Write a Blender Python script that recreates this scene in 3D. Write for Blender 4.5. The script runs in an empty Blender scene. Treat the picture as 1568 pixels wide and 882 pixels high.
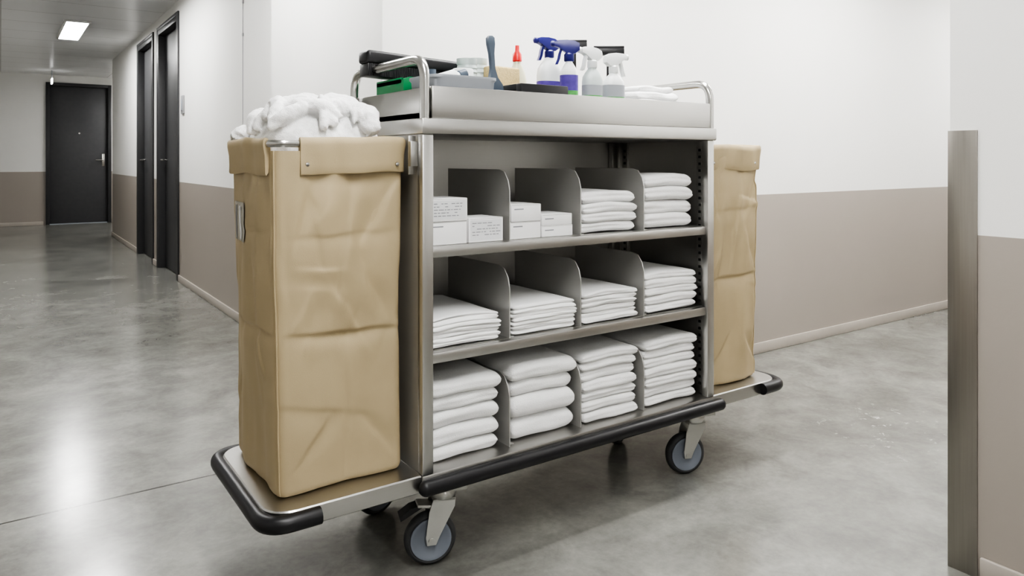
import bpy, bmesh, math, random
from math import sin, cos, pi, radians, sqrt, exp
from mathutils import Vector, Matrix, noise
random.seed(4)
S = bpy.context.scene
COL = S.collection

# ------------------------------------------------------------------ materials
def nt(name):
    m = bpy.data.materials.new(name); m.use_nodes = True
    t = m.node_tree; b = t.nodes["Principled BSDF"]
    return m, t, b

def pmat(name, col, rough=.5, metal=0., var=.04, vscale=8., bump=0., bscale=200., sheen=0., trans=0., stretch=None, rvar=0., coat=0.):
    m, t, b = nt(name)
    N = t.nodes; L = t.links
    tc = N.new("ShaderNodeTexCoord"); mp = N.new("ShaderNodeMapping")
    L.new(tc.outputs["Object"], mp.inputs[0])
    mp.inputs["Location"].default_value=(.313,.217,.171)
    if stretch: mp.inputs["Scale"].default_value = stretch
    n = N.new("ShaderNodeTexNoise"); n.inputs["Scale"].default_value = vscale; n.inputs["Detail"].default_value = 4
    L.new(mp.outputs[0], n.inputs["Vector"])
    mx = N.new("ShaderNodeMix"); mx.data_type = 'RGBA'
    mx.inputs[6].default_value = tuple(max(0, c*(1-var*2)) for c in col)+(1,)
    mx.inputs[7].default_value = tuple(min(1, c*(1+var*2)) for c in col)+(1,)
    L.new(n.outputs[0], mx.inputs[0]); L.new(mx.outputs[2], b.inputs["Base Color"])
    b.inputs["Roughness"].default_value = rough; b.inputs["Metallic"].default_value = metal
    if rvar:
        mr = N.new("ShaderNodeMapRange"); mr.inputs[3].default_value = rough-rvar; mr.inputs[4].default_value = rough+rvar
        L.new(n.outputs[0], mr.inputs[0]); L.new(mr.outputs[0], b.inputs["Roughness"])
    if sheen: b.inputs["Sheen Weight"].default_value = sheen; b.inputs["Sheen Roughness"].default_value = .6
    if trans: b.inputs["Transmission Weight"].default_value = trans
    if coat: b.inputs["Coat Weight"].default_value = coat
    if bump:
        n2 = N.new("ShaderNodeTexNoise"); n2.inputs["Scale"].default_value = bscale; n2.inputs["Detail"].default_value = 3
        L.new(mp.outputs[0], n2.inputs["Vector"])
        bp = N.new("ShaderNodeBump"); bp.inputs["Strength"].default_value = bump; bp.inputs["Distance"].default_value = .002
        L.new(n2.outputs[0], bp.inputs["Height"]); L.new(bp.outputs[0], b.inputs["Normal"])
    return m

STEEL = pmat("brushed_steel", (.56,.555,.54), .31, 1, .022, 10, stretch=(60,60,.5), rvar=.012)
STEELH = pmat("brushed_steel_horizontal", (.55,.545,.53), .31, 1, .022, 10, stretch=(.4,50,70), rvar=.012)
STEELD = pmat("satin_steel", (.54,.535,.52), .40, .65, .015, 10, stretch=(1,.6,50))
GUARD = pmat("corner_guard_steel", (.37,.35,.32), .34, 1, .05, 8, stretch=(30,30,.6), rvar=.03)
CHROME = pmat("polished_steel", (.50,.495,.48), .24, 1, .02, 20)
ZINC = pmat("zinc_plate", (.52,.52,.50), .36, .85, .04, 20)
RUB = pmat("black_rubber", (.014,.014,.016), .38, 0, .1, 40, .05, 300)
TIRE = pmat("grey_tyre", (.055,.057,.060), .55, 0, .1, 40)
HUB = pmat("wheel_hub_grey", (.20,.22,.26), .45, 0, .05, 20)
TOWEL = pmat("white_terry_cotton", (.88,.88,.88), .95, 0, .02, 60, .8, 420, sheen=.25)
SHEET = pmat("white_linen", (.88,.88,.88), .9, 0, .02, 20, .15, 900)
BOXW = pmat("white_carton", (.82,.82,.82), .55, 0, .01, 10)
BOXP = pmat("pale_printed_carton", (.68,.69,.70), .5, 0, .03, 60)
INK = pmat("grey_print", (.30,.31,.33), .5, 0, .05, 60)
HOLE = pmat("dark_slot", (.01,.01,.01), .8, 0)
BLACKP = pmat("black_plastic", (.014,.014,.016), .4, 0, .1, 30)
GREENP = pmat("green_plastic", (.015,.22,.08), .4, 0, .05, 20)
GREYP = pmat("grey_plastic", (.34,.36,.39), .4, 0, .03, 20)
BLUEG = pmat("blue_grey_plastic", (.085,.11,.145), .4, 0, .05, 20)
WHITEP = pmat("white_plastic", (.76,.78,.78), .35, 0, .01, 20)
CLEARP = pmat("translucent_plastic", (.70,.77,.76), .3, 0, .02, 20, trans=.35)
NAVY = pmat("navy_plastic", (.02,.018,.17), .35, 0, .05, 20)
PURP = pmat("purple_label", (.10,.06,.33), .5, 0, .25, 60)
GLAB = pmat("green_label", (.10,.38,.10), .5, 0, .3, 70)
REDP = pmat("red_plastic", (.62,.03,.03), .35, 0, .05, 20)
CREAM = pmat("cream_bottle", (.70,.68,.50), .35, 0, .03, 20, trans=.2)
SPONGE = pmat("yellow_sponge", (.56,.44,.23), .95, 0, .12, 120, .8, 250)
DOORM = pmat("dark_grey_door", (.075,.075,.080), .45, 0, .06, 20)
FRAMEM = pmat("dark_grey_frame", (.045,.045,.048), .4, 0, .05, 20)
SWITCH = pmat("grey_switch", (.30,.30,.31), .5)
LABELP = pmat("clear_label_pocket", (.60,.58,.52), .18, 0, .10, 40)
CEILM = pmat("ceiling_fixture_white", (.7,.7,.7), .5)
SKIRT = pmat("baseboard_taupe", (.42,.385,.345), .45)

def fabric():
    m, t, b = nt("tan_canvas"); N=t.nodes; L=t.links
    tc=N.new("ShaderNodeTexCoord")
    n=N.new("ShaderNodeTexNoise"); n.inputs["Scale"].default_value=9; n.inputs["Detail"].default_value=6; L.new(tc.outputs["Object"],n.inputs["Vector"])
    mx=N.new("ShaderNodeMix"); mx.data_type='RGBA'; mx.inputs[6].default_value=(.405,.328,.205,1); mx.inputs[7].default_value=(.485,.395,.25,1)
    L.new(n.outputs[0],mx.inputs[0]); L.new(mx.outputs[2],b.inputs["Base Color"])
    b.inputs["Roughness"].default_value=.58
    b.inputs["Specular IOR Level"].default_value=.4
    n2=N.new("ShaderNodeTexNoise"); n2.inputs["Scale"].default_value=650; L.new(tc.outputs["Object"],n2.inputs["Vector"])
    b1=N.new("ShaderNodeBump"); b1.inputs["Strength"].default_value=.35; b1.inputs["Distance"].default_value=.001; L.new(n2.outputs[0],b1.inputs["Height"])
    L.new(b1.outputs[0],b.inputs["Normal"])
    return m
CANVAS=fabric()

HB=.82
def wallmat(name, up, lo):
    m,t,b=nt(name); N=t.nodes; L=t.links
    g=N.new("ShaderNodeNewGeometry"); s=N.new("ShaderNodeSeparateXYZ"); L.new(g.outputs["Position"],s.inputs[0])
    c=N.new("ShaderNodeMath"); c.operation='GREATER_THAN'; c.inputs[1].default_value=HB; L.new(s.outputs[2],c.inputs[0])
    n=N.new("ShaderNodeTexNoise"); n.inputs["Scale"].default_value=2.5; n.inputs["Detail"].default_value=4; L.new(g.outputs["Position"],n.inputs["Vector"])
    mx=N.new("ShaderNodeMix"); mx.data_type='RGBA'; mx.inputs[6].default_value=lo+(1,); mx.inputs[7].default_value=up+(1,); L.new(c.outputs[0],mx.inputs[0])
    mm=N.new("ShaderNodeMapRange"); mm.inputs[3].default_value=.97; mm.inputs[4].default_value=1.03; L.new(n.outputs[0],mm.inputs[0])
    v=N.new("ShaderNodeVectorMath"); v.operation='SCALE'; L.new(mx.outputs[2],v.inputs[0]); L.new(mm.outputs[0],v.inputs[3])
    L.new(v.outputs[0],b.inputs["Base Color"])
    r=N.new("ShaderNodeMapRange"); r.inputs[3].default_value=.38; r.inputs[4].default_value=.65; L.new(c.outputs[0],r.inputs[0]); L.new(r.outputs[0],b.inputs["Roughness"])
    n2=N.new("ShaderNodeTexNoise"); n2.inputs["Scale"].default_value=120; L.new(g.outputs["Position"],n2.inputs["Vector"])
    bp=N.new("ShaderNodeBump"); bp.inputs["Strength"].default_value=.08; bp.inputs["Distance"].default_value=.002; L.new(n2.outputs[0],bp.inputs["Height"]); L.new(bp.outputs[0],b.inputs["Normal"])
    return m
WALL=wallmat("two_tone_wall",(.79,.785,.765),(.36,.325,.29))

def floormat():
    m,t,b=nt("polished_concrete"); N=t.nodes; L=t.links
    g=N.new("ShaderNodeNewGeometry"); P0=g.outputs["Position"]
    ad=N.new("ShaderNodeVectorMath"); ad.operation='ADD'; ad.inputs[1].default_value=(3.31,7.17,.3771); L.new(P0,ad.inputs[0]); P=ad.outputs[0]
    def noi(sc,d,rough=.5,dist=0):
        n=N.new("ShaderNodeTexNoise"); n.inputs["Scale"].default_value=sc; n.inputs["Detail"].default_value=d; n.inputs["Roughness"].default_value=rough; n.inputs["Distortion"].default_value=dist; L.new(P,n.inputs["Vector"]); return n.outputs[0]
    def lin(src,a,b_):
        q=N.new("ShaderNodeMath"); q.operation='MULTIPLY_ADD'; q.inputs[1].default_value=b_-a; q.inputs[2].default_value=a; L.new(src,q.inputs[0]); return q.outputs[0]
    v1=lin(noi(1.4,5,.6,.6),.30,1.70); v2=lin(noi(6,7,.68,.4),.40,1.60); v3=lin(noi(50,4,.7),.80,1.20)
    p1=N.new("ShaderNodeMath"); p1.operation='MULTIPLY'; L.new(v1,p1.inputs[0]); L.new(v2,p1.inputs[1])
    p2=N.new("ShaderNodeMath"); p2.operation='MULTIPLY'; L.new(p1.outputs[0],p2.inputs[0]); L.new(v3,p2.inputs[1])
    mu=N.new("ShaderNodeVectorMath"); mu.operation='SCALE'; mu.inputs[0].default_value=(.198,.197,.181); L.new(p2.outputs[0],mu.inputs[3])
    s=N.new("ShaderNodeSeparateXYZ"); L.new(P0,s.inputs[0])
    a=N.new("ShaderNodeMath"); a.operation='SUBTRACT'; a.inputs[1].default_value=2.46; L.new(s.outputs[1],a.inputs[0])
    ab=N.new("ShaderNodeMath"); ab.operation='ABSOLUTE'; L.new(a.outputs[0],ab.inputs[0])
    lt=N.new("ShaderNodeMath"); lt.operation='LESS_THAN'; lt.inputs[1].default_value=.0045; L.new(ab.outputs[0],lt.inputs[0])
    mj=N.new("ShaderNodeMix"); mj.data_type='RGBA'; mj.inputs[7].default_value=(.035,.034,.03,1); L.new(lt.outputs[0],mj.inputs[0]); L.new(mu.outputs[0],mj.inputs[6])
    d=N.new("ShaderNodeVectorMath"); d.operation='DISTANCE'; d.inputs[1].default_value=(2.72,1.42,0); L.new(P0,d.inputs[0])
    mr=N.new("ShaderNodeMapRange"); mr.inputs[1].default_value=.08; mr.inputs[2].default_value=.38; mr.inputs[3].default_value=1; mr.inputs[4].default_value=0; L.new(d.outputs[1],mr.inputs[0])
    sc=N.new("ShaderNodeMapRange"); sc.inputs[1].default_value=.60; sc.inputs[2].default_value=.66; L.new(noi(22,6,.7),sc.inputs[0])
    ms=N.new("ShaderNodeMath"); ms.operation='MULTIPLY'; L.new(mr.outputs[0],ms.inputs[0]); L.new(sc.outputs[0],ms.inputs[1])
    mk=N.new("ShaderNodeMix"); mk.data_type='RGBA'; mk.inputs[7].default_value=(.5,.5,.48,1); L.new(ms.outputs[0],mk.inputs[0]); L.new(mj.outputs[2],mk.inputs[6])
    L.new(mk.outputs[2],b.inputs["Base Color"])
    L.new(lin(noi(3.0,4,.55),.15,.255),b.inputs["Roughness"])
    b.inputs["Specular IOR Level"].default_value=.75
    return m
FLOOR=floormat()

def ceilmat():
    m,t,b=nt("metal_panel_ceiling"); N=t.nodes; L=t.links
    g=N.new("ShaderNodeNewGeometry")
    br=N.new("ShaderNodeTexBrick"); br.offset=0; br.inputs["Color1"].default_value=(.80,.805,.81,1); br.inputs["Color2"].default_value=(.83,.835,.84,1)
    br.inputs["Mortar"].default_value=(.45,.45,.45,1); br.inputs["Scale"].default_value=1; br.inputs["Mortar Size"].default_value=.006
    br.inputs["Brick Width"].default_value=1.4; br.inputs["Row Height"].default_value=.6
    L.new(g.outputs["Position"],br.inputs["Vector"]); L.new(br.outputs[0],b.inputs["Base Color"])
    b.inputs["Roughness"].default_value=.3; b.inputs["Specular IOR Level"].default_value=.7
    return m
CEIL=ceilmat()

def emis(name, st, col=(1,.992,.975)):
    m,t,b=nt(name); b.inputs["Base Color"].default_value=(.9,.9,.9,1)
    b.inputs["Emission Color"].default_value=col+(1,); b.inputs["Emission Strength"].default_value=st
    return m
LAMP=emis("light_diffuser",48)
LAMPS=emis("sign_light",4)

# ------------------------------------------------------------------ builder
class B:
    def __init__(s,name): s.name=name; s.v=[]; s.f=[]; s.mi=[]; s.mats=[]
    def m(s,mat):
        if mat not in s.mats: s.mats.append(mat)
        return s.mats.index(mat)
    def add(s,vs,fs,mat,mtx=None):
        o=len(s.v); k=s.m(mat)
        for p in vs:
            p=Vector(p)
            if mtx is not None: p=mtx@p
            s.v.append(p)
        for f in fs: s.f.append([i+o for i in f]); s.mi.append(k)
    def bm(s,bm,mat,mtx=None):
        bm.verts.index_update()
        s.add([v.co.copy() for v in bm.verts],[[v.index for v in f.verts] for f in bm.faces],mat,mtx); bm.free()
    def box(s,x0,x1,y0,y1,z0,z1,mat,bev=0,mtx=None,seg=2):
        bm=bmesh.new(); bmesh.ops.create_cube(bm,size=1)
        for v in bm.verts:
            v.co=Vector(((x0+x1)/2+v.co.x*(x1-x0),(y0+y1)/2+v.co.y*(y1-y0),(z0+z1)/2+v.co.z*(z1-z0)))
        if bev: bmesh.ops.bevel(bm,geom=bm.edges[:],offset=bev,segments=seg,profile=.5,affect='EDGES')
        s.bm(bm,mat,mtx)
    def loft(s,rings,mat,cap=True,mtx=None,closed=False):
        n=len(rings[0]); vs=[p for r in rings for p in r]; fs=[]
        m=len(rings)
        for i in range(m-1 if not closed else m):
            a=i*n; b=((i+1)%m)*n
            for j in range(n): k=(j+1)%n; fs.append([a+j,a+k,b+k,b+j])
        if cap and not closed:
            fs.append(list(range(n))[::-1]); fs.append([ (m-1)*n+j for j in range(n)])
        s.add(vs,fs,mat,mtx)
    def lathe(s,prof,mat,n=28,mtx=None,cap=True):
        s.loft([[(max(r,1e-5)*cos(2*pi*j/n),max(r,1e-5)*sin(2*pi*j/n),z) for j in range(n)] for r,z in prof],mat,cap,mtx)
    def prism(s,pts,y0,y1,mat,mtx=None):
        s.loft([[(x,y0,z) for x,z in pts],[(x,y1,z) for x,z in pts]],mat,True,mtx)
    def tube(s,pts,r,mat,fil=0,n=14,mtx=None,sx=1.,rf=None):
        pts=[Vector(p) for p in pts]
        if fil:
            out=[pts[0]]
            for i in range(1,len(pts)-1):
                a=(pts[i-1]-pts[i]); b=(pts[i+1]-pts[i]); d=min(fil,a.length*.49,b.length*.49)
                A=pts[i]+a.normalized()*d; C=pts[i]+b.normalized()*d
                for k in range(9):
                    t=k/8; out.append((1-t)**2*A+2*t*(1-t)*pts[i]+t*t*C)
            out.append(pts[-1]); pts=out
        rings=[]; up=None
        for i,p in enumerate(pts):
            d=(pts[min(i+1,len(pts)-1)]-pts[max(i-1,0)]).normalized()
            if up is None:
                up=Vector((0,0,1)) if abs(d.z)<.9 else Vector((0,1,0))
            up=(up-d*up.dot(d)).normalized(); sd=d.cross(up)
            R=r*(rf(i/(len(pts)-1)) if rf else 1)
            rings.append([p+up*R*cos(2*pi*j/n)+sd*R*sx*sin(2*pi*j/n) for j in range(n)])
        s.loft(rings,mat,True,mtx)
    def done(s,parent=None,ang=40,smooth=True):
        me=bpy.data.meshes.new(s.name); me.from_pydata(s.v,[],s.f)
        for k in s.mats: me.materials.append(k)
        me.polygons.foreach_set("material_index",s.mi)
        bm=bmesh.new(); bm.from_mesh(me); bmesh.ops.recalc_face_normals(bm,faces=bm.faces[:]); bm.to_mesh(me); bm.free()
        if smooth:
            me.polygons.foreach_set("use_smooth",[True]*len(me.polygons)); me.set_sharp_from_angle(angle=radians(ang))
        ob=bpy.data.objects.new(s.name,me); COL.objects.link(ob)
        xs=[v.x for v in s.v]; ys=[v.y for v in s.v]; zs=[v.z for v in s.v]
        if parent is not None:
            ob.parent=parent; ob.matrix_parent_inverse=Matrix.Translation(-parent.location)
        else:
            c=Vector(((min(xs)+max(xs))/2,(min(ys)+max(ys))/2,min(zs)))
            me.transform(Matrix.Translation(-c)); ob.location=c
        return ob

def empty(name,loc):
    e=bpy.data.objects.new(name,None); e.empty_display_size=.2; e.location=loc; COL.objects.link(e); return e

def simple(name,x0,x1,y0,y1,z0,z1,mat,bev=0,parent=None):
    b=B(name); b.box(x0,x1,y0,y1,z0,z1,mat,bev); return b.done(parent)

# ------------------------------------------------------------------ room
CH=2.32
simple("floor",-1.45,8.15,-3.1,13.55,-.1,0,FLOOR)
simple("ceiling",-1.45,8.15,-3.1,13.55,CH,CH+.1,CEIL)
simple("wall_left",-1.45,-1.3,-3.1,13.55,0,CH,WALL)
simple("wall_back",-1.3,1.92,-3.1,-3.0,0,CH,WALL)
simple("wall_near_right",1.92,2.07,-3.1,.871,0,CH,WALL)
simple("wall_side_corridor",2.07,8.0,.771,.871,0,CH,WALL)
simple("wall_side_end",8.0,8.15,.771,2.5,0,CH,WALL)
simple("wall_right",1.11,8.0,2.40,2.50,0,CH,WALL)
simple("wall_corner",1.11,1.21,2.50,3.70,0,CH,WALL)
XC=1.21
for a,b_ in ((3.70,6.57),(7.51,7.79),(8.73,10.97)): simple("wall_corridor",XC,XC+.15,a,b_,0,CH,WALL)
for a,b_ in ((6.57,7.51),(7.79,8.73)): simple("wall_lintel",XC,XC+.15,a,b_,2.2,CH,WALL)
simple("wall_alcove_return",XC+.15,3.0,10.82,10.97,0,CH,WALL)
simple("wall_alcove",3.0,3.15,10.82,13.55,0,CH,WALL)
simple("wall_end",-1.3,.571,13.4,13.55,0,CH,WALL); simple("wall_end",1.463,3.0,13.4,13.55,0,CH,WALL); simple("wall_end_lintel",.571,1.463,13.4,13.55,2.2,CH,WALL)
# baseboards
simple("baseboard_right",1.10,8.0,2.388,2.40,0,.055,SKIRT,.003)
simple("baseboard_corner",1.098,1.11,2.40,3.70,0,.055,SKIRT,.003)
b=B("baseboard_corridor")
for a,b_ in ((3.712,6.54),(7.54,7.76),(8.76,10.97)): b.box(XC-.012,XC,a,b_,0,.055,SKIRT,.003)
b.done()
b=B("baseboard_end"); b.box(-1.3,.54,13.388,13.4,0,.055,SKIRT,.003); b.box(1.495,3.0,13.388,13.4,0,.055,SKIRT,.003); b.done()
simple("baseboard_left",-1.3,-1.288,-3.0,13.38,0,.055,SKIRT,.003)
simple("baseboard_near_right",1.908,1.92,-3.0,.80,0,.055,SKIRT,.003)
b=B("trim_1"); b.box(XC-.003,XC,4.60,4.606,HB+.0,CH,SWITCH)
for z in (1.18,1.75,1.95,2.12): b.box(XC-.008,XC,4.585,4.600,z,z+.02,SWITCH,.002)
b.done()
b=B("corner_guard"); b.box(1.916,1.92,.808,.875,0,1.072,GUARD,.001); b.box(1.92,1.985,.871,.875,0,1.072,GUARD,.001); b.done()
# doors
def corridor_door(name,y0,y1):
    b=B(name)
    b.box(XC+.05,XC+.10,y0+.045,y1-.045,.008,2.155,DOORM,.003)
    for a,c in ((y0,y0+.045),(y1-.045,y1)): b.box(XC-.012,XC+.13,a,c,0,2.2,FRAMEM,.002)
    b.box(XC-.012,XC+.13,y0+.045,y1-.045,2.155,2.2,FRAMEM,.002)
    b.box(XC-.014,XC,y0-.03,y0,0,2.23,FRAMEM,.002); b.box(XC-.014,XC,y1,y1+.03,0,2.23,FRAMEM,.002); b.box(XC-.014,XC,y0,y1,2.2,2.23,FRAMEM,.002)
    b.tube([(XC+.05,y1-.13,1.0),(XC-.0,y1-.13,1.0),(XC-.0,y1-.25,1.0)],.009,CHROME,.012)
    b.done()
corridor_door("door_1",6.57,7.51); corridor_door("door_2",7.79,8.73)
b=B("door_3")
b.box(.621,1.413,13.42,13.46,.01,2.15,DOORM,.003)
b.box(.571,.621,13.37,13.5,0,2.2,FRAMEM,.002); b.box(1.413,1.463,13.37,13.5,0,2.2,FRAMEM,.002); b.box(.621,1.413,13.37,13.5,2.15,2.2,FRAMEM,.002)
b.box(1.33,1.37,13.412,13.42,.90,1.10,CHROME,.002)
b.tube([(1.35,13.415,1.0),(1.35,13.36,1.0),(1.24,13.36,1.0)],.010,CHROME,.015)
b.lathe([(.0,0),(.012,0),(.012,.004),(0,.005)],CHROME,16,Matrix.Translation((1.02,13.42,1.42))@Matrix.Rotation(radians(90),4,'X'))
b.done()
b=B("light_switch"); b.box(XC-.014,XC,6.33,6.41,1.37,1.52,SWITCH,.004); b.box(XC-.018,XC-.014,6.345,6.395,1.40,1.49,GREYP,.002); b.done()
def fixture(cx,cy,lx,ly):
    b=B("ceiling_light")
    b.box(cx-lx/2-.02,cx-lx/2,cy-ly/2-.02,cy+ly/2+.02,CH-.022,CH,CEILM,.002)
    b.box(cx+lx/2,cx+lx/2+.02,cy-ly/2-.02,cy+ly/2+.02,CH-.022,CH,CEILM,.002)
    b.box(cx-lx/2,cx+lx/2,cy-ly/2-.02,cy-ly/2,CH-.022,CH,CEILM,.002)
    b.box(cx-lx/2,cx+lx/2,cy+ly/2,cy+ly/2+.02,CH-.022,CH,CEILM,.002)
    b.box(cx-lx/2,cx+lx/2,cy-ly/2,cy+ly/2,CH-.014,CH,LAMP)
    b.done()
for y in (-2.0,.4,3.15,5.9,8.65): fixture(.60,y,.18,1.2)
fixture(2.3,12.2,.18,1.2)  # added fixture, out of view in the alcove, to light the end wall
for x in (1.75,3.6,5.8): fixture(x,1.62,1.2,.18)
b=B("emergency_sign"); b.box(.61,.63,12.65,12.85,2.12,2.20,LAMPS,.004); b.tube([(.62,12.75,2.20),(.62,12.75,2.32)],.006,GREYP); b.done()

# ------------------------------------------------------------------ cart
X0,X1,Y0,Y1=.82,1.86,1.55,2.0
cart=empty("housekeeping_cart",(1.34,1.77,0))
c=B("frame")
for x in (X0,X1-.03):
    for y in (Y0,Y1-.025): c.box(x,x+.03,y,y+.025,.25,1.062,STEEL,.003)
c.box(X0+.003,X0+.008,Y0+.025,Y1-.025,.25,1.062,STEELD)
c.box(X1-.008,X1-.003,Y0+.025,Y1-.025,.25,1.062,STEEL)
c.box(X0+.03,X1-.03,Y1-.012,Y1-.007,.25,1.062,STEELD)
c.box(X0-.004,X1+.006,Y0-.006,Y1+.004,1.062,1.1,STEELH,.004)
c.box(X0,X1,Y0,Y1,.205,.25,STEELH,.004)
for y in (Y0+.045,Y1-.06):
    c.box(X1-.016,X1-.008,y-.012,y+.014,.252,1.06,STEEL,.001)
    z=.28
    while z<1.04:
        c.box(X1-.0175,X1-.0158,y-.004,y+.005,z,z+.008,HOLE); z+=.022
c.box(X1-.05,X1-.03,Y1-.03,Y1-.013,.252,1.06,STEEL,.001)
c.done(cart)
c=B("shelves")
for zt in (.79,.535):
    c.box(X0+.009,X1-.019,Y0+.03,Y1-.03,zt-.004,zt,STEELH)
    c.box(X0+.03,X1-.03,Y0+.008,Y0+.03,zt-.026,zt,STEELH,.003)
c.done(cart)
c=B("dividers")
for zb in (.2505,.535,.79):
    for x in (1.092,1.334,1.58):
        H=.185
        pts=[(1.58,0),(1.90,0),(1.90,H),(1.63,H),(1.605,H-.006),(1.588,H-.028),(1.58,H-.055)]
        mt=Matrix.Translation((x+.0,0,zb))@Matrix.Rotation(radians(90),4,'Z')
        c.prism(pts,-.0015,.0015,STEELD,mt)
        c.box(x+.0015,x+.02,1.59,1.89,zb,zb+.0015,STEELD)
c.done(cart)
c=B("top_tray")
tx0,tx1=.846,1.842
c.box(tx0,tx1,Y0+.004,Y1-.004,1.1,1.116,STEELH)
c.box(tx0,tx1,Y0,Y0+.012,1.1,1.178,STEELH,.003)
c.box(tx0,tx1,Y1-.012,Y1,1.1,1.178,STEELH,.003)
c.box(tx0,tx0+.012,Y0+.012,Y1-.012,1.1,1.178,STEELH,.003)
c.box(tx1-.012,tx1,Y0+.012,Y1-.012,1.1,1.178,STEELH,.003)
c.done(cart)
c=B("handles")
for x in (.833,1.855):
    c.tube([(x,Y0+.014,1.1),(x,Y0+.014,1.245),(x,Y1-.014,1.245),(x,Y1-.014,1.1)],.0125,CHROME,.055)
c.done(cart)
def platform(name,xa,xb,sg):
    c=B(name)
    R=.06; y0,y1=Y0+.004,Y1-.004
    def outl(off,z):
        pts=[]
        xo=xb; xi=xa
        def P(x,y): pts.append((x,y,z))
        P(xi,y0+off)
        for k in range(9):
            a=k/8*pi/2; P(xo-sg*(R)+sg*(R-off)*sin(a), y0+R-(R-off)*cos(a))
        for k in range(9):
            a=k/8*pi/2; P(xo-sg*R+sg*(R-off)*cos(a), y1-R+(R-off)*sin(a))
        P(xi,y1-off)
        return pts
    c.loft([outl(.002,.21),outl(0,.212),outl(0,.248),outl(.003,.251)],STEELH)
    return c,y0,y1
for nm,xa,xb,sg in (("left_platform",X0-.001,.462,-1),("right_platform",X1+.001,2.205,1)):
    c,y0,y1=platform(nm,xa,xb,sg)
    e=xb+sg*.008
    c.tube([(e-sg*.115,y0-.008,.231),(e,y0-.008,.231),(e,y1+.008,.231),(e-sg*.115,y1+.008,.231)],.019,RUB,.075,18)
    c.done(cart)
c=B("front_bumper")
pts=[(X0+.003,Y0-.013,.226),(X0+.006,Y0-.013,.226)]+[(X0+.02+i*(X1-X0-.02)/6,Y0-.013,.226) for i in range(6)]+[(X1+.012,Y0-.013,.226)]
c.tube(pts,.0185,RUB,0,20)
for x in (X0+.003,X1+.012): 
    bm=bmesh.new(); bmesh.ops.create_uvsphere(bm,u_segments=20,v_segments=12,radius=.0185); c.bm(bm,RUB,Matrix.Translation((x,Y0-.013,.226)))
c.done(cart)
def caster(name,x,y,ang,brake):
    c=B(name); M=Matrix.Translation((x,y,0))@Matrix.Rotation(ang,4,'Z')
    W=M@Matrix.Translation((0,0,.065))@Matrix.Rotation(radians(90),4,'X')
    c.lathe([(.050,-.013),(.056,-.0155),(.062,-.012),(.065,-.005),(.065,.005),(.062,.012),(.056,.0155),(.050,.013)],TIRE,40,W,True)
    c.lathe([(.0,-.0145),(.012,-.0175),(.016,-.0135),(.040,-.0135),(.044,-.0165),(.051,-.0165),(.051,.0165),(.044,.0165),(.040,.0135),(.016,.0135),(.012,.0175),(0,.0145)],HUB,36,W,True)
    c.lathe([(0,-.028),(.008,-.028),(.008,.028),(0,.028)],ZINC,16,W)
    fork=[(-.011,.055),(.011,.055),(.020,.075),(.058,.145),(.060,.165),(.004,.165),(-.006,.135),(-.014,.075)]
    for a,b_ in ((-.0245,-.0215),(.0215,.0245)): c.prism(fork,a,b_,ZINC,M)
    c.box(.004,.060,-.0245,.0245,.160,.166,ZINC,.001,M)
    T=M@Matrix.Translation((.032,0,0))
    c.lathe([(.0,.165),(.030,.165),(.034,.172),(.034,.182),(.028,.190),(0,.190)],ZINC,28,T)
    c.box(-.02,.085,-.045,.045,.190,.2045,ZINC,.003,M)
    if brake:
        c.box(-.055,.005,-.020,.020,.142,.150,ZINC,.003,M@Matrix.Rotation(radians(8),4,'Y'))
        c.prism([(-.075,.120),(-.045,.135),(-.02,.148),(-.02,.154),(-.05,.148),(-.078,.130)],-.018,.018,BLACKP,M)
    c.done(cart)
caster("caster_1",.875,1.615,radians(-18),True)
caster("caster_2",1.795,1.615,radians(-20),False)
caster("caster_3",.875,1.93,radians(10),False)
caster("caster_4",1.79,1.92,radians(25),False)

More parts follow.
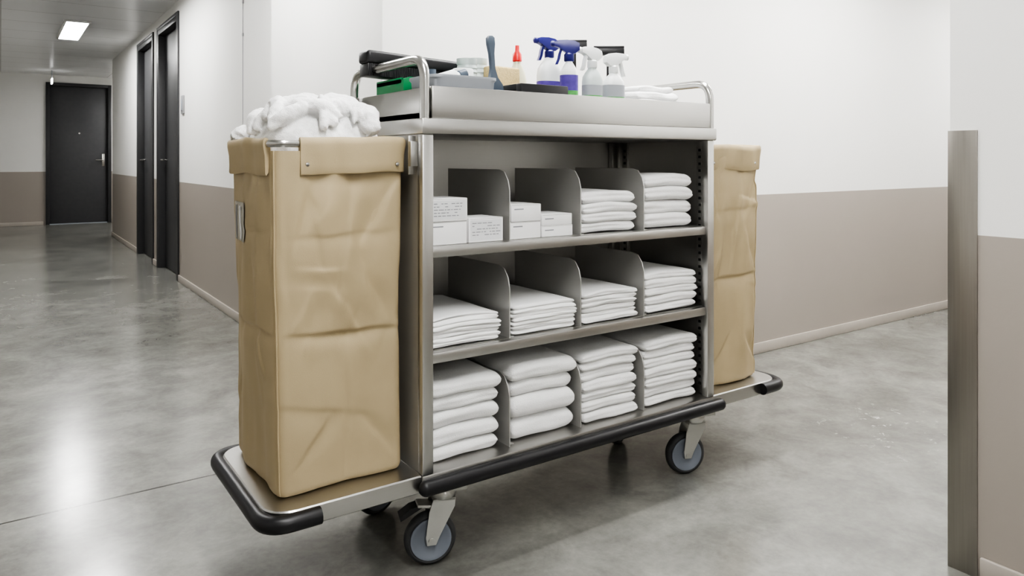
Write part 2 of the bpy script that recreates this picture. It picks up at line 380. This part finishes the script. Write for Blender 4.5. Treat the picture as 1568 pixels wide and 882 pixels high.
# ------------------------------------------------------------------ laundry bags
def bag(name,x0,x1,y0,y1,seed,gap,sg):
    rnd=random.Random(seed)
    par=empty(name,((x0+x1)/2,(y0+y1)/2,.2512))
    z0,z1=.2515,1.02
    R=.022
    def perim(n,off=0.,ex0=x0,ex1=x1,ey0=y0,ey1=y1,R=R):
        a0,a1,b0,b1=ex0-off,ex1+off,ey0-off,ey1+off
        w=a1-a0-2*R; d=b1-b0-2*R; q=R*pi/2; tot=2*(w+d)+4*q
        out=[]
        for i in range(n):
            p=i/n*tot; 
            P=p
            for L_,kind,par_ in ((w,'l',((a0+R,b0),(1,0),(0,-1))),(q,'c',((a1-R,b0+R),-pi/2)),(d,'l',((a1,b0+R),(0,1),(1,0))),(q,'c',((a1-R,b1-R),0)),(w,'l',((a1-R,b1),(-1,0),(0,1))),(q,'c',((a0+R,b1-R),pi/2)),(d,'l',((a0,b1-R),(0,-1),(-1,0))),(q,'c',((a0+R,b0+R),pi))):
                if p<=L_:
                    if kind=='l':
                        o,dr,nn=par_; out.append((o[0]+dr[0]*p,o[1]+dr[1]*p,nn[0],nn[1],P,min(p,L_-p)/(L_/2)))
                    else:
                        o,st=par_; a=st+p/R; out.append((o[0]+R*cos(a),o[1]+R*sin(a),cos(a),sin(a),P,0))
                    break
                p-=L_
            else:
                out.append((a0+R,b0,0,-1,P,0))
        return out,tot
    n=260; ring,tot=perim(n)
    cre=[]
    for k in range(30):
        p=rnd.random()*tot; z=rnd.uniform(.27,.98); a=rnd.choice([rnd.uniform(-1.5,-1.0),rnd.uniform(1.0,1.5),rnd.uniform(-.3,.3),pi/2+rnd.uniform(-.25,.25)]); l=rnd.uniform(.05,.15)
        cre.append((p-l*cos(a),z-l*sin(a),p+l*cos(a),z+l*sin(a),rnd.uniform(.004,.008),rnd.choice((-1,1))*rnd.uniform(.002,.0045)))
    for zc,dd in ((.60,-.009),(.83,-.003)):
        for k in range(4):
            pa=k*tot/4-.02
            cre.append((pa,zc+rnd.uniform(-.012,.012),pa+tot/4,zc+rnd.uniform(-.012,.012),.005,dd))
    for (a,za,b_,zb,w_,d_) in ((.11,.61,.16,.97,.007,.008),(.28,.98,.16,.79,.007,-.009),(.155,.32,.14,.60,.007,.006),(.02,.78,.06,.98,.006,-.006),(.16,.79,.21,.62,.007,.006),(.01,.30,.11,.43,.006,-.006),(.27,.29,.16,.42,.006,-.007),(.26,.60,.18,.74,.006,-.006),(.0,.60,.07,.73,.006,.005)):
        cre.append((a,za,b_,zb,w_,d_))
    def disp(p,z):
        d=0
        for (pa,za,pb,zb,w_,dd) in cre:
            for wr in (0,tot,-tot):
                q=p+wr
                if (q<min(pa,pb)-.06) or (q>max(pa,pb)+.06): continue
                vx,vz=pb-pa,zb-za; L2=vx*vx+vz*vz; Ln=sqrt(L2)
                t=((q-pa)*vx+(z-za)*vz)/L2
                if t<0 or t>1: continue
                sd_=((q-pa)*vz-(z-za)*vx)/Ln
                sd_+=.006*noise.noise(Vector((q*14,z*14,seed)))
                w2=w_ if sd_<0 else w_*4
                if abs(sd_)<w2*3: d+=dd*exp(-(sd_/w2)**2)*sin(pi*t)
        return d
    rings=[]; m=170
    for i in range(m+1):
        t=i/m; z=z0+(z1-z0)*t
        rg=[]
        bot=min(1,(z-z0)/.02); ins=-.014*(1-sqrt(max(0,1-(1-bot)**2)))
        for (x,y,nx,ny,p,e) in ring:
            e2=1-(1-e)**2
            bul=e2*(.012*sin(pi*t)+.005*sin(2*pi*t+seed))
            q=Vector((x*5+seed,y*5,z*2.5)); nz=noise.noise(q)*.018+noise.noise(Vector((x*17,y*17,z*3+seed)))*.008+noise.noise(q*4.1)*.002
            top=max(0,(z-.80)/.17)
            pleat=.0035*min(1,top)*sin(p*75+3*noise.noise(Vector((p*6,z*3,seed))))*e2
            tp=-.007*exp(-((z-.96)/.03)**2)*e2
            o=bul+nz*(.35+.65*e2)+disp(p,z)*min(1,(z-z0)/.05)+tp+ins+pleat
            cx=(x0+x1)/2
            fl=sg*.014*(t-.3) if (x-cx)*sg>0 else 0
            rg.append((x+nx*o+fl,y+ny*o,z))
        rings.append(rg)
    c=B("body"); 
    c.loft(rings,CANVAS,False)
    k=len(rings[0]); c.add(rings[0],[list(range(k))[::-1]],CANVAS)
    inner=[[((x-(x0+x1)/2)*.965+(x0+x1)/2,(y-(y0+y1)/2)*.965+(y0+y1)/2,z) for x,y,z in r] for r in (rings[-1],rings[-20],rings[-40])]
    c.loft([rings[-1]]+inner,CANVAS,False)
    c.done(par,70)
    c=B("seam")
    bi=min(range(n),key=lambda i:(rings[60][i][0]*(-sg)+rings[60][i][1]))
    c.tube([Vector(r[bi])+Vector((sg*.001,-.0015,0)) for r in rings[2:]],.0022,CANVAS,0,8)
    c.done(par)
    c=B("hem"); flx=.012
    ex0,ex1=(x0-flx,x1) if sg<0 else (x0,x1+flx)
    hr,ht=perim(200,.004,ex0,ex1,y0,y1,.03)
    sec=[(.000,.974),(.0045,.968),(.0065,.971),(.0075,.990),(.0085,1.012),(.0115,1.034),(.0105,1.046),(.006,1.052),(.000,1.050),(-.005,1.040),(-.0045,1.02),(-.002,1.0)]
    rg=[]
    for (x,y,nx,ny,p,e) in hr:
        if gap and ((x<x0+.044 and y<y0+.012) or (x<x0+.03 and y<y0+.022)): 
            rg.append(None); continue
        r=[]
        for (o,z) in sec:
            w_=noise.noise(Vector((x*22,y*22,z*10+seed)))*.008
            wz=noise.noise(Vector((x*9+7,y*9,seed)))*.008
            r.append((x+nx*(o+w_),y+ny*(o+w_),z+wz))
        rg.append(r)
    if gap:
        i0=next(i for i in range(len(rg)) if rg[i] is None and rg[(i+1)%len(rg)] is not None)
        seq=[rg[(i0+1+j)%len(rg)] for j in range(len(rg))]; seq=[r for r in seq if r is not None]
        c.loft(seq,CANVAS,True)
    else: c.loft(rg,CANVAS,False,closed=True)
    c.done(par,50)
    c=B("rim_frame")
    fr,_=perim(120,.003,ex0,ex1,y0,y1,.03)
    rr=[]
    for (x,y,nx,ny,p,e) in fr:
        rr.append([(x+nx*.0055*cos(a),y+ny*.0055*cos(a),1.036+.0085*sin(a)) for a in [2*pi*j/10 for j in range(10)]])
    c.loft(rr,CHROME,False,closed=True)
    xi=x1 if sg<0 else x0
    for yy in (1.585,1.95):
        a,b_=sorted((xi-sg*.001,X0 if sg<0 else X1))
        c.box(a,b_,yy,yy+.004,.965,1.058,STEEL,.001)
        c.box(a,b_,yy-.012,yy,.985,1.045,STEEL,.001)
    for px_ in ((x0+.062,x1-.022) if sg<0 else (x0+.03,x1-.03)):
        c.lathe([(0,0),(.0055,0),(.0045,.003),(0,.004)],CHROME,14,Matrix.Translation((px_,y0-.0125,.990))@Matrix.Rotation(radians(90),4,'X'))
    c.done(par)
    if sg<0:
        c=B("label_pocket")
        def band(ya,yb,za,zb,off,mat):
            ks=[k for k in range(n) if ring[k][2]<-.9 and ya<=ring[k][1]<=yb]
            lv=[j for j in range(m+1) if za<=z0+(z1-z0)*j/m<=zb][::3]
            vs=[(rings[j][k][0]-off,rings[j][k][1],rings[j][k][2]) for j in lv for k in ks]; w_=len(ks)
            fs=[[a*w_+b,a*w_+b+1,(a+1)*w_+b+1,(a+1)*w_+b] for a in range(len(lv)-1) for b in range(w_-1)]
            c.add(vs,fs,mat)
        band(1.80,1.925,.80,.90,.0025,LABELP)
        band(1.835,1.86,.805,.895,.0035,BOXW)
        band(1.885,1.905,.805,.895,.0035,SWITCH)
        c.done(par)
    return par
bag("laundry_bag",.497,.800,1.612,1.965,3,True,-1)
bag("laundry_bag",1.885,2.158,1.612,1.965,8,False,1)

def laundry(name,cx,cy,hx,hy,zb,h,seed):
    rnd=random.Random(seed); c=B(name)
    def dome(u,v): return zb+h*max(0,(1-abs(u)**2.6))**.5*max(0,(1-abs(v)**2.6))**.5
    rings=[]
    for k in range(9):
        t=k/8; a=t*pi/2
        rings.append([(cx+hx*.88*cos(a)**.6*abs(cos(q))**.6*(1 if cos(q)>0 else -1),cy+hy*.88*cos(a)**.6*abs(sin(q))**.6*(1 if sin(q)>0 else -1),zb-.03+(h-.002)*sin(a)) for q in [2*pi*j/36 for j in range(36)]])
    c.loft(rings,TOWEL)
    for k in range(28):
        u=rnd.uniform(-.8,.8); v=rnd.uniform(-.8,.8); a=rnd.uniform(0,2*pi); L_=rnd.uniform(.10,.20); bend=rnd.uniform(-14,14); r=rnd.uniform(.013,.027)
        pts=[]; x=cx+u*hx; y=cy+v*hy; x-=cos(a)*L_/2; y-=sin(a)*L_/2
        for s in range(19):
            uu=max(-.95,min(.95,(x-cx)/hx)); vv=max(-.95,min(.95,(y-cy)/hy))
            pts.append((cx+uu*hx*.90,cy+vv*hy*.90,max(zb+.01,dome(uu,vv)-.004)+.010*noise.noise(Vector((x*20,y*20,k)))))
            x+=cos(a)*L_/18; y+=sin(a)*L_/18; a+=bend*L_/18
        c.tube(pts,r,TOWEL,0,14,sx=rnd.uniform(.6,1.5),rf=lambda t:max(.12,(sin(pi*min(1,max(0,t))))**.45))
    ob=c.done(None,180)
    md=ob.modifiers.new("merge","REMESH"); md.mode='VOXEL'; md.voxel_size=.003; md.use_smooth_shade=True
    sm=ob.modifiers.new("soften","SMOOTH"); sm.factor=.5; sm.iterations=3
    tx=bpy.data.textures.new("cloth_wrinkle",'CLOUDS'); tx.noise_scale=.028; tx.noise_depth=2
    dm=ob.modifiers.new("wrinkle","DISPLACE"); dm.texture=tx; dm.strength=.011; dm.mid_level=.5; dm.texture_coords='LOCAL'
    return ob
laundry("crumpled_laundry_pile",.642,1.789,.168,.188,1.04,.110,11)

# ------------------------------------------------------------------ folded textiles
def towel(c,x0,x1,y0,y1,z0,z1,rnd,mat,groove=.3,wav=None):
    b=(z1-z0)/2; rings=[]
    sd=rnd.random()*50
    W=x1-x0; st=[0,.003,.007,.013,.02,.03]+[.03+(W-.06)*k/18 for k in range(1,18)]+[W-.03,W-.02,W-.013,W-.007,W-.003,W]
    gz=rnd.uniform(-.25,.25)
    for s in st:
        e=min(s,W-s); sc=sqrt(max(0.0,1-(1-min(1,e/.022))**2)); sc=.35+.65*sc
        xx=x0+s; un=(s/W*2-1)
        prof=[]
        for k in range(17): 
            a=pi/2+pi*k/16; prof.append((y0+b*1.15+b*1.15*cos(a),b*sin(a),1))
        for k in range(1,10): prof.append((y0+b+(y1-y0-2*b)*k/10,-b,0))
        for k in range(7):
            a=-pi/2+pi*k/6; prof.append((y1-b+b*cos(a),b*sin(a),0))
        for k in range(1,10): prof.append((y1-b-(y1-y0-2*b)*k/10,b,0))
        ring=[]
        for (y,z,fr) in prof:
            zr=z/b
            if fr:
                y+= groove*b*exp(-((zr-gz)/.25)**2)*(.7+.6*noise.noise(Vector((xx*9,sd,0))))
                y+= noise.noise(Vector((xx*13,zr*.8,sd)))*.006
            zz=z*sc*(1+.10*noise.noise(Vector((xx*8,y*4,sd+5))))+noise.noise(Vector((xx*10,y*8,sd)))*.003*min(1,b/.012)
            w_=(wav(xx,y) if wav else 0)
            ring.append((xx,y+(1-sc)*.008*(1 if fr else 0),(z0+z1)/2+zz+w_))
        rings.append(ring)
    c.loft(rings,mat)
def stack(x0,x1,zb,n,H,seed,mat=TOWEL,groove=.3,y0=1.578,y1=1.885,name="folded_towel_stack"):
    rnd=random.Random(seed); c=B(name); t=H/n; z=zb+.003
    hs=[t*rnd.uniform(.85,1.15) for _ in range(n)]; k_=H/sum(hs)
    xm=(x0+x1)/2; hw=(x1-x0)/2
    for i in range(n):
        f=(i+1)/n
        wv=lambda x,y,f=f: -.006*f*((x-xm)/hw)**2*1.0+.004*f*noise.noise(Vector((x*7,y*4,seed)))
        h=hs[i]*k_; a=rnd.uniform(0,.009); b_=rnd.uniform(0,.009); dy=rnd.uniform(0,.014)
        towel(c,x0+a,x1-b_,y0+dy,y1,z-.0004,z+h+.0006,rnd,mat,groove,wv); z+=h
    ob=c.done(None,75)
    ob.location.z=zb+.0008
    return ob
stack(.856,1.070,.2505,5,.200,1,groove=.18); stack(1.10,1.322,.2505,4,.204,2,groove=.15)
stack(1.342,1.562,.2505,7,.200,3,groove=.35); stack(1.588,1.822,.2505,7,.200,14,groove=.35)
stack(.856,1.072,.535,7,.074,5,SHEET,.1,name="folded_sheet_stack"); stack(1.10,1.325,.535,7,.080,6,SHEET,.1,name="folded_sheet_stack")
stack(1.342,1.562,.535,6,.088,7,groove=.25); stack(1.588,1.822,.535,5,.120,8,groove=.35)
stack(1.342,1.560,.79,4,.118,9,groove=.35); stack(1.588,1.810,.79,4,.164,10,groove=.3)
def carton(x0,x1,y0,y1,z0,z1,pr):
    c=B("cardboard_carton"); c.box(x0,x1,y0,y1,z0,z1,BOXW,.0015)
    if pr:
        c.box(x0+.004,x1-.004,y0-.0005,y0,z0+.005,z1-.005,BOXP)
        r=random.Random(int(x0*1000)); zz=z1-.014
        while zz>z0+.012:
            xx=x0+.010
            while xx<x1-.02:
                w_=r.uniform(.004,.014)
                if r.random()<.75: c.box(xx,min(xx+w_,x1-.008),y0-.0009,y0-.0004,zz,zz+.0022,INK)
                xx+=w_+.003
            zz-=.0075
    else:
        c.box(x0+.01,x0+.04,y0-.0005,y0,z1-.014,z1-.011,INK)
    c.box(x0+.002,x1-.002,y0-.0004,y0,z1-.0025,z1-.0018,SWITCH)
    c.done()
carton(.856,.964,1.585,1.70,.7905,.848,False); carton(.858,.964,1.582,1.70,.8485,.905,True)
carton(.970,1.074,1.585,1.69,.7905,.852,True)
carton(1.100,1.200,1.59,1.72,.7905,.836,False); carton(1.102,1.200,1.588,1.72,.8365,.882,False)
carton(1.205,1.312,1.59,1.70,.7905,.821,False); carton(1.205,1.310,1.59,1.70,.8215,.852,False)

# ------------------------------------------------------------------ tray contents
TZ=1.1165
def ell(cx,cy,z,a,b_,n=28,e=2.6):
    out=[]
    for j in range(n):
        t=2*pi*j/n; cc,ss=cos(t),sin(t)
        out.append((cx+a*abs(cc)**(2/e)*(1 if cc>0 else -1),cy+b_*abs(ss)**(2/e)*(1 if ss>0 else -1),z))
    return out
def spray(cx,cy,h,w,d,body,label,head,rot=0.,name="spray_bottle",lab2=None,l0=.38,l1=.70):
    c=B(name); M=Matrix.Translation((cx,cy,TZ))@Matrix.Rotation(rot,4,'Z')
    hb=h-.06
    c.loft([ell(0,0,z,a*w,b_*d) for z,a,b_ in ((0,.44,.44),(.004,.5,.5),(hb*.40,.5,.5),(hb*.72,.5,.5),(hb*.82,.46,.48),(hb*.90,.34,.38),(hb*.97,.20,.26),(hb,.17,.23))],body,True,M)
    c.loft([ell(0,0,z,.506*w,.51*d) for z in (hb*l0,hb*l1)],label,False,M)
    if lab2: c.loft([ell(0,0,z,.51*w,.515*d) for z in (hb*l0,hb*(l0+(l1-l0)*.35))],lab2,False,M)
    c.lathe([(.013,hb-.002),(.0145,hb),(.0145,hb+.018),(.011,hb+.022)],head,20,M)
    c.loft([[(x,y,z) for y,z in ((-.010,zb),(.010,zb),(.011,(zb+zt)/2),(.007,zt),(-.007,zt),(-.011,(zb+zt)/2))] for x,zb,zt in ((-.042,h-.018,h-.004),(-.030,h-.022,h-.001),(-.005,h-.040,h),(.016,h-.040,h-.003),(.030,h-.030,h-.010))],head,True,M)
    c.lathe([(.007,0),(.009,.002),(.009,.010),(.005,.013)],head,14,M@Matrix.Translation((-.040,0,h-.011))@Matrix.Rotation(radians(-90),4,'Y'))
    c.loft([[(x-.004,-.006,z),(x+.004,-.006,z),(x+.004,.006,z),(x-.004,.006,z)] for x,z in ((-.020,h-.020),(-.027,h-.040),(-.030,h-.055),(-.036,h-.070))],head,True,M)
    c.done()
spray(1.350,1.745,.250,.078,.052,WHITEP,PURP,NAVY,radians(-8),l0=.45,l1=.62)
spray(1.340,1.640,.228,.052,.046,WHITEP,PURP,NAVY,radians(-35),lab2=GLAB,l0=.34,l1=.75)
spray(1.432,1.645,.216,.062,.046,CLEARP,GREYP,WHITEP,radians(-5),lab2=GLAB,l0=.36,l1=.66)
spray(1.512,1.640,.205,.068,.048,WHITEP,GREYP,WHITEP,radians(170),lab2=GLAB,l0=.36,l1=.74)
def squeegee(x,y,h,w):
    c=B("window_squeegee"); M=Matrix.Translation((x,y,TZ))@Matrix.Rotation(radians(-35),4,'Z')
    c.lathe([(0,0),(.009,.0),(.010,.01),(.008,.10),(.007,h-.03),(.007,h-.012),(0,h-.012)],BLACKP,16,M)
    c.box(-w/2,w/2,-.010,.010,h-.022,h,BLACKP,.004,M)
    c.box(-w/2,w/2,-.002,.002,h,h+.008,RUB,.0005,M)
    c.done()
squeegee(1.562,1.715,.232,.095); squeegee(1.445,1.745,.244,.080)
c=B("detergent_bottle"); M=Matrix.Translation((1.292,1.83,TZ))
c.loft([ell(0,0,z,a,b_) for z,a,b_ in ((0,.026,.02),(.004,.03,.023),(.12,.03,.023),(.15,.024,.02),(.175,.012,.012),(.185,.011,.011))],CREAM,True,M)
c.loft([ell(0,0,z,.0306,.0236) for z in (.03,.11)],WHITEP,False,M)
c.lathe([(.012,.182),(.0145,.185),(.0135,.205),(.007,.215),(.006,.232),(0,.233)],REDP,20,M); c.done()
c=B("sponge"); c.box(-.055,.055,-.02,.02,0,.155,SPONGE,.006,Matrix.Translation((1.205,1.785,TZ))@Matrix.Rotation(radians(6),4,'Z'),3); c.done()
c=B("black_caddy"); c.box(1.125,1.285,1.575,1.60,TZ,1.203,BLACKP,.003); c.box(1.125,1.285,1.66,1.685,TZ,1.203,BLACKP,.003) ; c.box(1.125,1.135,1.60,1.66,TZ,1.203,BLACKP,.002); c.box(1.275,1.285,1.60,1.66,TZ,1.203,BLACKP,.002); c.box(1.125,1.285,1.60,1.66,TZ,1.19,BLACKP,.002); c.done()
c=B("dish_brush"); M=Matrix.Translation((1.098,1.655,TZ))@Matrix.Rotation(radians(-5),4,'Y')
c.loft([[(x*a-0,y*b_,z) for x,y in ((-1,-1),(1,-1),(1,1),(-1,1))] for z,a,b_ in ((.06,.030,.006),(.085,.026,.007),(.105,.012,.007),(.13,.006,.006),(.17,.0065,.006),(.195,.010,.007),(.212,.010,.007),(.218,.005,.004))],BLUEG,True,M)
c.loft([[(x*a,y*b_,z) for x,y in ((-1,-1),(1,-1),(1,1),(-1,1))] for z,a,b_ in ((0.003,.034,.010),(.06,.028,.008))],GREYP,True,M); c.done()
c=B("plastic_cup_stack")
for (x,y,h) in ((1.095,1.80,.172),(1.148,1.83,.180)):
    M=Matrix.Translation((x,y,TZ))
    c.lathe([(0,0),(.021,0),(.027,h*.5),(.0285,h*.5),(.0275,h*.52)]+[q for k in range(6) for q in ((.0275,h*(.54+.07*k)),(.0295,h*(.56+.07*k)))]+[(.030,h),(.027,h),(.022,h*.6),(0,h*.6)],CLEARP,26,M)
c.done()
c=B("storage_basket")
bx0,bx1,by0,by1=.868,1.062,1.58,1.735
def rr(x0,x1,y0,y1,z): 
    return ell((x0+x1)/2,(y0+y1)/2,z,(x1-x0)/2,(y1-y0)/2,36,7)
c.loft([rr(bx0+.01,bx1-.01,by0+.01,by1-.01,TZ),rr(bx0+.004,bx1-.004,by0+.004,by1-.004,1.20),rr(bx0,bx1,by0,by1,1.205),rr(bx0,bx1,by0,by1,1.212),rr(bx0+.008,bx1-.008,by0+.008,by1-.008,1.212),rr(bx0+.014,bx1-.014,by0+.014,by1-.014,1.13)],GREYP,True)
c.done()
c=B("soap_jar"); M=Matrix.Translation((1.015,1.69,1.1315))
c.lathe([(0,0),(.024,0),(.026,.003),(.026,.075),(.024,.08),(.029,.082),(.029,.108),(.026,.112),(0,.112)],WHITEP,28,M); c.done()
c=B("lotion_bottle"); M=Matrix.Translation((.890,1.62,1.192))@Matrix.Rotation(radians(72),4,'Y')
c.lathe([(0,0),(.018,.001),(.020,.004),(.020,.062),(.011,.072),(.010,.078)],WHITEP,22,M); c.lathe([(.0105,.074),(.013,.076),(.013,.096),(0,.097)],BLUEG,18,M); c.done()
for (x,y,hh,cap) in ((.925,1.695,.105,BLUEG),(.968,1.70,.098,GREENP)):
    c=B("shampoo_bottle"); M=Matrix.Translation((x,y,1.1315))
    c.lathe([(0,0),(.015,0),(.017,.003),(.017,hh*.68),(.009,hh*.78),(.008,hh*.8)],WHITEP,20,M); c.lathe([(.010,hh*.78),(.010,hh),(0,hh)],cap,18,M); c.done()
c=B("dustpan")
gx0,gx1=.875,1.02
c.prism([(gx0,TZ),(gx1,TZ),(gx1,1.205),(gx1-.02,1.216),(gx0+.02,1.222),(gx0,1.215)],1.76,1.775,GREENP)
c.prism([(gx0,TZ),(gx1,TZ),(gx1,1.122),(gx0,1.122)],1.775,1.93,GREENP)
c.prism([(gx0,TZ),(gx0+.006,TZ),(gx0+.006,1.22),(gx0,1.215)],1.775,1.93,GREENP); c.prism([(gx1-.006,TZ),(gx1,TZ),(gx1,1.205),(gx1-.006,1.205)],1.775,1.93,GREENP)
c.prism([(gx0,1.205),(gx1,1.200),(gx1,1.206),(gx0,1.220)],1.775,1.93,GREENP)
c.done()
c=B("floor_brush")
M=Matrix.Translation((.965,1.87,1.255))@Matrix.Rotation(radians(2.5),4,'Y')
c.box(-.16,.16,-.032,.032,.0,.036,BLACKP,.010,M,3)
c.box(-.155,.155,-.028,.028,-.034,.0,BLACKP,.003,M)
for k in range(60): 
    x=-.15+k*.3/59; c.box(x-.0014,x+.0014,-.0305,-.028,-.033,.0,BLACKP,0,M)
c.done()
c=B("folded_cleaning_cloths"); rnd=random.Random(5)
wv=lambda x,y:.006*noise.noise(Vector((x*14,y*10,3)))
towel(c,1.61,1.815,1.60,1.93,TZ+.002,1.155,rnd,TOWEL,.1); towel(c,1.61,1.81,1.63,1.94,1.155,1.190,rnd,TOWEL,.2,wv); 
towel(c,1.615,1.80,1.64,1.92,1.188,1.216,rnd,TOWEL,.1,wv); towel(c,1.64,1.80,1.66,1.90,1.214,1.236,rnd,TOWEL,.1,wv); c.done(None,60)

# ------------------------------------------------------------------ world, camera
wd=bpy.data.worlds.new("World"); S.world=wd; wd.use_nodes=True
wd.node_tree.nodes["Background"].inputs[0].default_value=(.8,.85,.9,1); wd.node_tree.nodes["Background"].inputs[1].default_value=.3
cam=bpy.data.cameras.new("camera"); co=bpy.data.objects.new("camera",cam); COL.objects.link(co)
co.location=(0,0,1.0); co.rotation_euler=(radians(90),0,-math.atan2(.571,.821))
cam.sensor_width=36; cam.clip_start=.02
cam.lens=36*1126/1568; cam.shift_y=-196/1568
S.camera=co
S.view_settings.view_transform='AgX'
S.view_settings.look='AgX - High Contrast'
S.view_settings.exposure=0.2
